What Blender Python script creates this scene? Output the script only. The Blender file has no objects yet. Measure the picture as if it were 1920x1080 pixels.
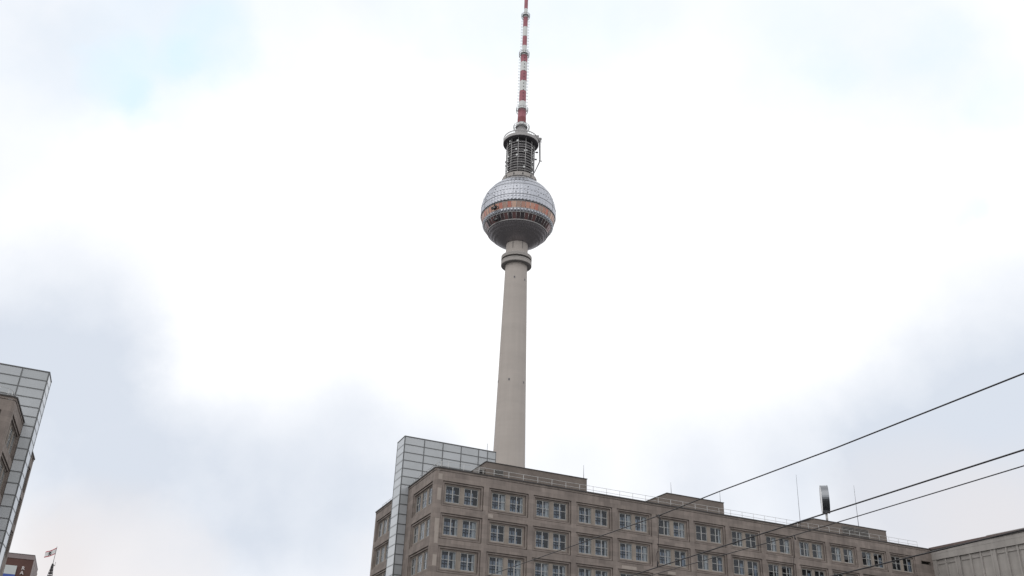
import bpy, bmesh, math, random
from mathutils import Vector, Matrix
random.seed(7)
R = math.radians
sc = bpy.context.scene
COL = sc.collection

# ------------------------------------------------------------------ camera
F_PX, PITCH, ROLL = 1710.89, 0.4540, 0.0396
EYE = Vector((0, 0, 1.65))
fw = Vector((0, math.cos(PITCH), math.sin(PITCH)))
rt = Vector((1, 0, 0)); up = Vector((0, -math.sin(PITCH), math.cos(PITCH)))
rt, up = math.cos(ROLL)*rt + math.sin(ROLL)*up, -math.sin(ROLL)*rt + math.cos(ROLL)*up
cd = bpy.data.cameras.new('camera'); cam = bpy.data.objects.new('camera', cd); COL.objects.link(cam)
m = Matrix((rt, up, -fw)).transposed().to_4x4(); m.translation = EYE
cam.matrix_world = m
cd.sensor_fit = 'HORIZONTAL'; cd.sensor_width = 36.0; cd.lens = 36.0*F_PX/1920
cd.clip_start = 0.1; cd.clip_end = 20000
sc.camera = cam

def ray(x, y):
    return (fw*F_PX + rt*(x-960) - up*(y-540)).normalized()
def atz(x, y, z):
    r = ray(x, y); return EYE + r*((z-EYE.z)/r.z)

# ------------------------------------------------------------------ sky, sun, exposure
SUN_EL, SUN_AZ = 42.0, 215.0           # azimuth measured clockwise from +Y: behind the viewer, to the left
def world():
    w = bpy.data.worlds.new('World'); sc.world = w; w.use_nodes = True
    nt = w.node_tree; N = nt.nodes; L = nt.links; N.clear()
    out = N.new('ShaderNodeOutputWorld'); bg = N.new('ShaderNodeBackground'); bg.inputs[1].default_value = 0.1
    L.new(bg.outputs[0], out.inputs[0])
    sky = N.new('ShaderNodeTexSky'); sky.sky_type = 'NISHITA'; sky.sun_disc = False
    sky.sun_elevation = R(SUN_EL); sky.sun_rotation = R(SUN_AZ)
    tc = N.new('ShaderNodeTexCoord')
    def noise(scale, detail, rough=0.55):
        n = N.new('ShaderNodeTexNoise'); n.inputs['Scale'].default_value = scale
        n.inputs['Detail'].default_value = detail; n.inputs['Roughness'].default_value = rough
        L.new(tc.outputs['Generated'], n.inputs['Vector']); return n
    def vm(op, a, b):
        n = N.new('ShaderNodeVectorMath'); n.operation = op
        for i, v in enumerate((a, b)):
            if hasattr(v, 'links'): L.new(v, n.inputs[i])
            else: n.inputs[i].default_value = v
        return n
    def mt(op, a, b, clamp=False):
        n = N.new('ShaderNodeMath'); n.operation = op; n.use_clamp = clamp
        for i, v in enumerate((a, b)):
            if hasattr(v, 'links'): L.new(v, n.inputs[i])
            else: n.inputs[i].default_value = v
        return n.outputs[0]
    wn = noise(4.0, 8, 0.6)
    off = vm('SUBTRACT', wn.outputs['Color'], (0.5, 0.5, 0.5)).outputs[0]
    off = vm('MULTIPLY', off, (0.18, 0.18, 0.10)).outputs[0]
    dirn = vm('NORMALIZE', vm('ADD', tc.outputs['Generated'], off).outputs[0], (0, 0, 0)).outputs[0]
    def lobe(c, rad):
        # soft round patch of cloud about direction c, rad in degrees
        d = vm('DOT_PRODUCT', dirn, tuple(Vector(c).normalized())).outputs['Value']
        mr = N.new('ShaderNodeMapRange'); mr.interpolation_type = 'SMOOTHSTEP'
        L.new(d, mr.inputs[0])
        mr.inputs[1].default_value = math.cos(R(rad)); mr.inputs[2].default_value = 1.0
        mr.inputs[3].default_value = 0; mr.inputs[4].default_value = 1
        return mr.outputs[0]
    def acc(lst):
        tot = None
        for c, rad, wt in lst:
            v = mt('MULTIPLY', lobe(c, rad), wt)
            tot = v if tot is None else mt('ADD', tot, v)
        return tot
    def azel(a, e): return (math.sin(R(a))*math.cos(R(e)), math.cos(R(a))*math.cos(R(e)), math.sin(R(e)))
    grey = acc([(c, r_, w_) for c, r_, w_ in GREY])
    gn = noise(7.0, 8, 0.55).outputs['Fac']
    gn = mt('ADD', mt('MULTIPLY', mt('SUBTRACT', gn, 0.5), 0.9), 1.0)
    grey = mt('MULTIPLY', grey, gn, True)
    warm = acc(WARM); thin = acc(THIN)
    tn = noise(7.0, 6).outputs['Fac']
    mr = N.new('ShaderNodeMapRange'); L.new(tn, mr.inputs[0]); mr.inputs[1].default_value = 0.25; mr.inputs[2].default_value = 0.65
    thin = mt('MULTIPLY', thin, mr.outputs[0], True)
    def mix(f, a, b):
        n = N.new('ShaderNodeMix'); n.data_type = 'RGBA'
        if hasattr(f, 'links'): L.new(f, n.inputs[0])
        else: n.inputs[0].default_value = f
        for i, v in ((6, a), (7, b)):
            if hasattr(v, 'links'): L.new(v, n.inputs[i])
            else: n.inputs[i].default_value = (*v, 1)
        return n.outputs[2]
    c = mix(grey, CLOUD_WHITE, CLOUD_GREY)
    c = mix(mt('MULTIPLY', warm, 1.0, True), c, CLOUD_WARM)
    c = mix(mt('MULTIPLY', thin, 1.0, True), c, CLOUD_THIN)
    c10 = vm('MULTIPLY', c, (10, 10, 10)).outputs[0]
    cover = mt('SUBTRACT', 1.0, mt('MULTIPLY', thin, THIN_AMT))
    fin = mix(cover, sky.outputs[0], c10)
    L.new(fin, bg.inputs[0])
def dpx(x, y): return tuple(ray(x, y))
CLOUD_WHITE = (1.16, 1.16, 1.17)
CLOUD_GREY = (0.71, 0.765, 0.855)
CLOUD_WARM = (0.84, 0.80, 0.80)
CLOUD_THIN = (0.80, 0.97, 1.10)
# banks of darker cloud round the bright middle of the sky (directions in the place)
GREY = [(dpx(-60, 700), 14, 0.55), (dpx(120, 600), 7, 0.22), (dpx(140, 800), 9, 0.35), (dpx(-80, 100), 9, 0.5), (dpx(560, 900), 9, 0.26), (dpx(300, 930), 9, 0.28), (dpx(420, 880), 7, 0.18), (dpx(720, 900), 8, 0.28), (dpx(600, 1120), 16, 0.40),
        (dpx(1880, 760), 11, 0.42), (dpx(2060, 900), 14, 0.5), (dpx(1500, 960), 10, 0.42), (dpx(1180, 910), 8, 0.34), (dpx(950, 920), 7, 0.25), (dpx(1720, 900), 11, 0.3), (dpx(1350, 900), 7, 0.15),
        (dpx(960, -120), 12, 0.42), (dpx(1880, 250), 9, 0.2), (dpx(1500, -60), 13, 0.38), (dpx(420, -100), 13, 0.42), (dpx(1760, 80), 8, 0.15), (dpx(200, -40), 9, 0.2), (dpx(520, 560), 6, 0.14)]
WARM = [(dpx(200, 1110), 7, 0.6), (dpx(1760, 1010), 7, 0.35), (dpx(2000, 1060), 8, 0.35), (dpx(820, 1130), 6, 0.3), (dpx(60, 1080), 5, 0.3)]
THIN = [(dpx(215, 120), 2.6, 0.5), (dpx(245, 180), 1.9, 0.3), (dpx(395, 80), 3.8, 0.55), (dpx(330, 110), 2, 0.3), (dpx(1740, 90), 3, 0.3), (dpx(1560, 130), 2.5, 0.25), (dpx(1880, 175), 2.6, 0.4), (dpx(1868, 388), 1.4, 0.5), (dpx(300, 60), 12, 0.32), (dpx(1000, -20), 12, 0.35), (dpx(1600, 80), 11, 0.3)]
THIN_AMT = 0.04
world()
sl = bpy.data.lights.new('sun', 'SUN'); sl.energy = 0.6; sl.angle = R(60); sl.color = (1.0, 0.95, 0.88)
so = bpy.data.objects.new('sun', sl); COL.objects.link(so)
sd = Vector((math.sin(R(SUN_AZ))*math.cos(R(SUN_EL)), math.cos(R(SUN_AZ))*math.cos(R(SUN_EL)), math.sin(R(SUN_EL))))
so.rotation_euler = sd.to_track_quat('Z', 'Y').to_euler(); so.location = (0, 0, 60)
sc.view_settings.view_transform = 'Standard'; sc.view_settings.look = 'None'
sc.view_settings.exposure = 0; sc.view_settings.gamma = 1; sc.view_settings.use_curve_mapping = False
sc.cycles.max_bounces = 6; sc.cycles.transparent_max_bounces = 8

# ------------------------------------------------------------------ materials
MATS = {}
def mat(name, col, rough=0.8, metal=0.0, spec=0.4, var=0.0, vscale=1.0, bump=0.0, col2=None, stretch=None, brick=None, streak=None):
    """plain principled surface; noise varies the colour between col*(1-var) and col*(1+var) (or col and col2)"""
    mm = bpy.data.materials.new(name); mm.use_nodes = True
    nt = mm.node_tree; b = nt.nodes['Principled BSDF']; L = nt.links
    b.inputs['Base Color'].default_value = (*col, 1); b.inputs['Roughness'].default_value = rough
    b.inputs['Metallic'].default_value = metal; b.inputs['Specular IOR Level'].default_value = spec
    if var or col2 or brick:
        tc = nt.nodes.new('ShaderNodeTexCoord')
        mp = nt.nodes.new('ShaderNodeMapping'); L.new(tc.outputs['Object'], mp.inputs[0])
        if stretch: mp.inputs['Scale'].default_value = stretch
        n = nt.nodes.new('ShaderNodeTexNoise'); n.inputs['Scale'].default_value = vscale; n.inputs['Detail'].default_value = 8
        n.inputs['Roughness'].default_value = 0.65
        L.new(mp.outputs[0], n.inputs['Vector'])
        rp = nt.nodes.new('ShaderNodeValToRGB'); L.new(n.outputs['Fac'], rp.inputs[0])
        rp.color_ramp.elements[0].position = 0.3; rp.color_ramp.elements[1].position = 0.7
        a = col if col2 else tuple(c*(1-var) for c in col); c2 = col2 or tuple(c*(1+var) for c in col)
        rp.color_ramp.elements[0].color = (*a, 1); rp.color_ramp.elements[1].color = (*c2, 1)
        src = rp.outputs[0]
        if brick:
            bw, bh, amt, mort = brick
            sx = nt.nodes.new('ShaderNodeSeparateXYZ'); L.new(tc.outputs['Object'], sx.inputs[0])
            ad = nt.nodes.new('ShaderNodeMath'); L.new(sx.outputs[0], ad.inputs[0]); L.new(sx.outputs[1], ad.inputs[1])
            cb = nt.nodes.new('ShaderNodeCombineXYZ'); L.new(ad.outputs[0], cb.inputs[0]); L.new(sx.outputs[2], cb.inputs[1])
            bt = nt.nodes.new('ShaderNodeTexBrick'); L.new(cb.outputs[0], bt.inputs['Vector'])
            bt.inputs['Scale'].default_value = 1; bt.inputs['Brick Width'].default_value = bw; bt.inputs['Row Height'].default_value = bh
            bt.inputs['Mortar Size'].default_value = 0.012; bt.inputs['Mortar Smooth'].default_value = 0.3
            bt.inputs['Color1'].default_value = (1-amt, 1-amt, 1-amt, 1); bt.inputs['Color2'].default_value = (1+amt, 1+amt*0.95, 1+amt*0.9, 1)
            bt.inputs['Mortar'].default_value = (mort, mort, mort, 1)
            mx = nt.nodes.new('ShaderNodeMix'); mx.data_type = 'RGBA'; mx.blend_type = 'MULTIPLY'; mx.inputs[0].default_value = 1
            L.new(src, mx.inputs[6]); L.new(bt.outputs['Color'], mx.inputs[7]); src = mx.outputs[2]
        if streak:                       # rain streaks and soot: noise drawn out along the fall of the water
            am, sc_ = streak
            m2 = nt.nodes.new('ShaderNodeMapping'); L.new(tc.outputs['Object'], m2.inputs[0]); m2.inputs['Scale'].default_value = sc_
            n2 = nt.nodes.new('ShaderNodeTexNoise'); n2.inputs['Scale'].default_value = 1; n2.inputs['Detail'].default_value = 7; n2.inputs['Roughness'].default_value = 0.7; L.new(m2.outputs[0], n2.inputs['Vector'])
            r2 = nt.nodes.new('ShaderNodeMapRange'); L.new(n2.outputs['Fac'], r2.inputs[0]); r2.inputs[1].default_value = 0.3; r2.inputs[2].default_value = 0.7; r2.inputs[3].default_value = 1-am; r2.inputs[4].default_value = 1+am*0.6
            x2 = nt.nodes.new('ShaderNodeMix'); x2.data_type = 'RGBA'; x2.blend_type = 'MULTIPLY'; x2.inputs[0].default_value = 1
            L.new(src, x2.inputs[6]); L.new(r2.outputs[0], x2.inputs[7]); src = x2.outputs[2]
        L.new(src, b.inputs['Base Color'])
        if bump:
            bp = nt.nodes.new('ShaderNodeBump'); bp.inputs['Strength'].default_value = bump; bp.inputs['Distance'].default_value = 0.1
            L.new(n.outputs['Fac'], bp.inputs['Height']); L.new(bp.outputs[0], b.inputs['Normal'])
    MATS[name] = mm; return mm
def glass(name, tint=(0.72, 0.76, 0.80), ior=2.15):
    mm = bpy.data.materials.new(name); mm.use_nodes = True; nt = mm.node_tree; N = nt.nodes; L = nt.links; N.clear()
    o = N.new('ShaderNodeOutputMaterial'); t = N.new('ShaderNodeBsdfTransparent'); g = N.new('ShaderNodeBsdfGlossy')
    t.inputs[0].default_value = (*tint, 1); g.inputs['Roughness'].default_value = 0.02; g.inputs[0].default_value = (0.88, 0.93, 1, 1)
    fr = N.new('ShaderNodeFresnel'); fr.inputs[0].default_value = ior
    mx = N.new('ShaderNodeMixShader'); ge = N.new('ShaderNodeNewGeometry'); iv = N.new('ShaderNodeMath'); iv.operation = 'SUBTRACT'; iv.inputs[0].default_value = 1; L.new(ge.outputs['Backfacing'], iv.inputs[1])
    mu = N.new('ShaderNodeMath'); mu.operation = 'MULTIPLY'; L.new(fr.outputs[0], mu.inputs[0]); L.new(iv.outputs[0], mu.inputs[1])
    L.new(mu.outputs[0], mx.inputs[0]); L.new(t.outputs[0], mx.inputs[1]); L.new(g.outputs[0], mx.inputs[2])
    L.new(mx.outputs[0], o.inputs[0]); MATS[name] = mm; return mm

M_STONE = mat('weathered_stone', (0.190, 0.162, 0.148), 0.9, var=0.0, col2=(0.264, 0.228, 0.208), vscale=0.35, bump=0.15, brick=(1.9, 0.62, 0.13, 0.80), streak=(0.22, (0.9, 0.9, 0.12)))
M_STONE_IN = mat('bay_stone', (0.235, 0.206, 0.180), 0.9, col2=(0.298, 0.262, 0.23), vscale=0.5, bump=0.1, brick=(2.2, 0.9, 0.10, 0.85), streak=(0.18, (1.2, 1.2, 0.2)))
M_PALE = mat('pale_patch_stone', (0.345, 0.305, 0.275), 0.9, var=0.12, vscale=1.2)
M_COPING = mat('dark_metal_coping', (0.05, 0.046, 0.045), 0.55, var=0.2, vscale=0.6)
M_ROOF = mat('roof_felt', (0.10, 0.10, 0.10), 0.95, var=0.2)
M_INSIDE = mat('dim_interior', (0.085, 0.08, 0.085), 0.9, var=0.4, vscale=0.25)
M_WFRAME = mat('pale_window_frame', (0.35, 0.35, 0.345), 0.5)
M_GLASS = glass('window_glass', tint=(0.85, 0.88, 0.90), ior=1.47)
M_CURT = mat('pale_curtain', (0.58, 0.57, 0.57), 0.9, var=0.15, vscale=1.0, stretch=(3, 3, 0.3))
M_REFL_BLIND = mat('reflection_blind', (0.24, 0.265, 0.32), 0.9, var=0.2, vscale=1.5)  # bluish blind colour stands in for reflections in the panes
M_DARKBAR = mat('reflected_lattice', (0.015, 0.018, 0.028), 0.6)
M_RAIL = mat('galvanised_rail', (0.48, 0.48, 0.48), 0.5, metal=0.3)
M_DARKROD = mat('dark_rod', (0.09, 0.09, 0.10), 0.5, metal=0.4)
M_PENT = mat('brown_render', (0.17, 0.145, 0.130), 0.9, var=0.16, vscale=0.6, bump=0.1)
M_LOUV = mat('louvre_metal', (0.20, 0.19, 0.18), 0.5)
M_VOID = mat('dark_void', (0.018, 0.016, 0.015), 0.9)
M_MULL = mat('grey_mullion', (0.13, 0.135, 0.14), 0.5, metal=0.2)
M_PANEL = [mat('frosted_panel', (0.37+0.018*i, 0.395+0.018*i, 0.415+0.02*i), 0.16, spec=0.8, var=0.06, vscale=0.4) for i in range(4)]
M_WING = mat('grey_limestone', (0.295, 0.28, 0.268), 0.9, col2=(0.365, 0.347, 0.33), vscale=0.3, bump=0.1, brick=(3.2, 0.9, 0.05, 0.92), streak=(0.15, (0.8, 0.8, 0.1)))
M_WINGROOF = mat('reddish_roof_edge', (0.13, 0.095, 0.09), 0.7, var=0.2, vscale=0.7)

# ------------------------------------------------------------------ mesh helpers
class MB:
    def __init__(s): s.v = []; s.f = []; s.mi = []; s.mats = []; s.sm = []
    def _m(s, mm):
        if mm not in s.mats: s.mats.append(mm)
        return s.mats.index(mm)
    def face(s, pts, mm, smooth=False):
        i = len(s.v); s.v += [tuple(p) for p in pts]; s.f.append(tuple(range(i, i+len(pts)))); s.mi.append(s._m(mm)); s.sm.append(smooth)
    def add(s, vs, fs, mm, smooth=False):
        i = len(s.v); s.v += [tuple(p) for p in vs]
        for f in fs: s.f.append(tuple(i+k for k in f)); s.mi.append(s._m(mm)); s.sm.append(smooth)
    def box(s, a, b, mm, T=None):
        (x0, y0, z0), (x1, y1, z1) = a, b
        vs = [(x0, y0, z0), (x1, y0, z0), (x1, y1, z0), (x0, y1, z0), (x0, y0, z1), (x1, y0, z1), (x1, y1, z1), (x0, y1, z1)]
        if T: vs = [T(*v) for v in vs]
        s.add(vs, [(0, 3, 2, 1), (4, 5, 6, 7), (0, 1, 5, 4), (1, 2, 6, 5), (2, 3, 7, 6), (3, 0, 4, 7)], mm)
    def tube(s, pts, r, mm, n=6, r2=None, smooth=True):
        pts = [Vector(p) for p in pts]; rings = []
        for i, p in enumerate(pts):
            t = (pts[min(i+1, len(pts)-1)] - pts[max(i-1, 0)]).normalized()
            a = Vector((0, 0, 1)) if abs(t.z) < 0.9 else Vector((1, 0, 0))
            u = t.cross(a).normalized(); w = t.cross(u)
            rr = r if r2 is None else r + (r2-r)*i/(len(pts)-1)
            rings.append([p + (u*math.cos(2*math.pi*k/n) + w*math.sin(2*math.pi*k/n))*rr for k in range(n)])
        vs = [q for rg in rings for q in rg]; fs = []
        for i in range(len(rings)-1):
            for k in range(n): fs.append((i*n+k, i*n+(k+1) % n, (i+1)*n+(k+1) % n, (i+1)*n+k))
        s.add(vs, fs, mm, smooth)
        s.add(rings[0], [tuple(range(n))[::-1]], mm); s.add(rings[-1], [tuple(range(n))], mm)
    def lathe(s, prof, mm, n=64, smooth=True, c=(0, 0)):
        # prof: list of (r, z[, material])
        k0 = 0
        for i in range(len(prof)-1):
            r0, z0 = prof[i][:2]; r1, z1 = prof[i+1][:2]; q = prof[i][2] if len(prof[i]) > 2 else mm
            vs = []
            for r_, z_ in ((r0, z0), (r1, z1)):
                vs += [(c[0]+r_*math.cos(2*math.pi*k/n), c[1]+r_*math.sin(2*math.pi*k/n), z_) for k in range(n)]
            s.add(vs, [(k, (k+1) % n, n+(k+1) % n, n+k) for k in range(n)], q, smooth)
    def torus(s, Rr, z, r, mm, n=48, a0=0, a1=360, m_=6):
        full = a1-a0 >= 360
        pts = [(Rr*math.cos(R(a0+(a1-a0)*k/n)), Rr*math.sin(R(a0+(a1-a0)*k/n)), z) for k in range(n+1)]
        s.tube(pts, r, mm, m_)
    def build(s, name, parent=None, loc=None, weld=True):
        me = bpy.data.meshes.new(name); me.from_pydata(s.v, [], s.f)
        for mm in s.mats: me.materials.append(mm)
        me.polygons.foreach_set('material_index', s.mi); me.polygons.foreach_set('use_smooth', s.sm)
        bm = bmesh.new(); bm.from_mesh(me)
        if weld: bmesh.ops.remove_doubles(bm, verts=bm.verts, dist=1e-4)
        bmesh.ops.recalc_face_normals(bm, faces=bm.faces); bm.to_mesh(me); bm.free()
        o = bpy.data.objects.new(name, me); COL.objects.link(o)
        if parent: o.parent = parent
        if loc: o.location = loc
        return o
def tag(o, label, cat, group=None):
    o['label'] = label; o['category'] = cat
    if group: o['group'] = group
    return o
def empty(name, loc, rz, label, cat, group=None):
    o = bpy.data.objects.new(name, None); COL.objects.link(o); o.location = loc; o.rotation_euler = (0, 0, rz)
    o.empty_display_size = 1; return tag(o, label, cat, group)
def child(name, me, parent, loc=(0, 0, 0), rz=0):
    o = bpy.data.objects.new(name, me); COL.objects.link(o); o.parent = parent; o.location = loc; o.rotation_euler = (0, 0, rz); return o

# ------------------------------------------------------------------ ground
g = MB(); g.face([(-6000, -6000, 0), (6000, -6000, 0), (6000, 6000, 0), (-6000, 6000, 0)],
                 mat('grey_paving', (0.115, 0.113, 0.11), 0.9, var=0.15, vscale=0.15, brick=(1.2, 0.6, 0.06, 0.8)))
g = g.build('ground'); g['kind'] = 'structure'

# ------------------------------------------------------------------ the two stone office blocks
ANG = 0.4683                     # direction of the street fronts
SK = 0.1026                      # the end walls are not quite square to the fronts
NX, NY = math.sin(SK), math.cos(SK)
PITCH_B, W_B, O_B, ROW, HB = 6.9233, 6.1281, 1.0989, 4.2386, 3.34
ZTOP, ZR = 31.65, 33.371
WIN_W, WIN_H = 2.1, 2.25
D1_, D2_, D3_ = 0.13, 0.27, 0.44
IN1, IN2, GRV = 0.30, 0.20, 0.08

def window_meshes():
    fr = MB(); w, h = WIN_W/2, WIN_H/2; t = 0.035
    for a, b in (((-w, -t, -h), (-w+0.09, t, h)), ((w-0.09, -t, -h), (w, t, h)), ((-w+0.09, -t, h-0.09), (w-0.09, t, h)), ((-w+0.09, -t, -h), (w-0.09, t, -h+0.10))):
        fr.box(a, b, M_WFRAME)
    fr.box((-0.07, -t-0.02, -h+0.10), (0.07, t, h-0.09), M_WFRAME)
    fr.box((-w+0.09, -t+0.005, 0.0), (-0.07, t-0.01, 0.075), M_WFRAME); fr.box((0.07, -t+0.005, 0.0), (w-0.09, t-0.01, 0.075), M_WFRAME)
    o = fr.build('window'); mf = o.data; bpy.data.objects.remove(o)
    pn = MB()
    for x0, x1 in ((-w+0.09, -0.07), (0.07, w-0.09)):
        for z0, z1 in ((-h+0.10, 0.0), (0.075, h-0.09)):
            pn.box((x0, 0.0, z0), (x1, 0.012, z1), M_GLASS)
    o = pn.build('pane'); mp = o.data; bpy.data.objects.remove(o)
    cs = []
    for x0, x1, mm, amp in ((0.45, 1.03, M_CURT, 0.05), (-1.03, -0.55, M_CURT, 0.05), (-0.78, 0.40, M_REFL_BLIND, 0.01), (-1.03, 1.03, M_REFL_BLIND, 0.01), (-1.03, 1.03, M_CURT, 0.05), (0.1, 1.03, M_REFL_BLIND, 0.01), (0.72, 1.03, M_CURT, 0.04), (0.5, 1.03, M_REFL_BLIND, 0.01)):
        c = MB(); n = 28; pts = []
        for k in range(n+1):
            x = x0+(x1-x0)*k/n; pts.append((x, 0.22+amp*math.sin(x*38), 0))
        for k in range(n):
            a, b = pts[k], pts[k+1]; hh = h-0.50 if mm is M_REFL_BLIND and x1-x0 < 1.9 else h-0.12
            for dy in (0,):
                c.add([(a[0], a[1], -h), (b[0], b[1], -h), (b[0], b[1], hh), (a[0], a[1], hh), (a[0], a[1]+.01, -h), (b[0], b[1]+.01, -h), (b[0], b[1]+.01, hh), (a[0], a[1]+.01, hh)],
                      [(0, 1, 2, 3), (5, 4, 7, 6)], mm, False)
        o = c.build('curtain_or_reflection', weld=False); cs.append(o.data); bpy.data.objects.remove(o)
    bars = MB()        # dark bars standing in for a lattice reflected in the panes
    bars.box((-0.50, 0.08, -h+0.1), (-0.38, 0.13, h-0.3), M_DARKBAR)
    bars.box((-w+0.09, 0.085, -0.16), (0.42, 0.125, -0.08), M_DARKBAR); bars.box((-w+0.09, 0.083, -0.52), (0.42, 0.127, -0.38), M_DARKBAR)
    o = bars.build('reflection_bars'); mb = o.data; bpy.data.objects.remove(o)
    return mf, mp, cs, mb
WF, WP, WC, WREFL = window_meshes()

def add_window(root, loc, rz, style):
    o = child('window', WF, root, loc, rz)
    child('pane', WP, o)
    if style is not None:
        for s_ in style:
            if s_ == 'reflbars': child('reflection_bars', WREFL, o)
            else: child('curtain_or_reflection', WC[s_], o)

def rect_grid(mb, P, u0, u1, z0, z1, holes, d, mm):
    us = sorted({u0, u1, *[h[0] for h in holes], *[h[1] for h in holes]}); zs = sorted({z0, z1, *[h[2] for h in holes], *[h[3] for h in holes]})
    for i in range(len(us)-1):
        for j in range(len(zs)-1):
            uc, zc = (us[i]+us[i+1])/2, (zs[j]+zs[j+1])/2
            if any(h[0] < uc < h[1] and h[2] < zc < h[3] for h in holes): continue
            mb.face([P(us[i], d, zs[j]), P(us[i+1], d, zs[j]), P(us[i+1], d, zs[j+1]), P(us[i], d, zs[j+1])], mm)
def reveal(mb, P, h, d0, d1, mm):
    a, b, c, d = h
    for (ua, za), (ub, zb) in (((a, c), (b, c)), ((b, c), (b, d)), ((b, d), (a, d)), ((a, d), (a, c))):
        mb.face([P(ua, d0, za), P(ub, d0, zb), P(ub, d1, zb), P(ua, d1, za)], mm)
def bay(mb, P, h, nwin):
    """stepped stone surround with nwin window openings; returns window centres"""
    r1 = (h[0]+IN1, h[1]-IN1, h[2]+IN1*0.9, h[3]-IN1*0.9); r2 = (r1[0]+IN2, r1[1]-IN2, r1[2]+IN2*0.9, r1[3]-IN2*0.9)
    for a, b, d0, d1 in ((h, r1, 0, D1_), (r1, r2, D1_, D2_)):
        gi = (a[0]+GRV, a[1]-GRV, a[2]+GRV, a[3]-GRV)          # shadow groove inside each step of the moulding
        reveal(mb, P, a, d0, d1+0.13, M_STONE); rect_grid(mb, P, *a, [gi], d1+0.13, M_STONE)
        reveal(mb, P, gi, d1+0.13, d1, M_STONE); rect_grid(mb, P, *gi, [b], d1, M_STONE)
    gap = (r2[1]-r2[0]-nwin*WIN_W-0.30)/(nwin-1); u = r2[0]+0.15; ws = []
    reveal(mb, P, r2, D2_, D2_+0.05, M_STONE)
    zc1 = r2[3]-0.06; holes = []
    for k in range(nwin):
        holes.append((u, u+WIN_W, zc1-WIN_H, zc1)); ws.append((u+WIN_W/2, zc1-WIN_H/2)); u += WIN_W+gap
    rect_grid(mb, P, *r2, holes, D2_+0.05, M_STONE_IN)
    for q in holes: reveal(mb, P, q, D2_+0.05, D3_+0.12, M_STONE_IN)
    return ws

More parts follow.
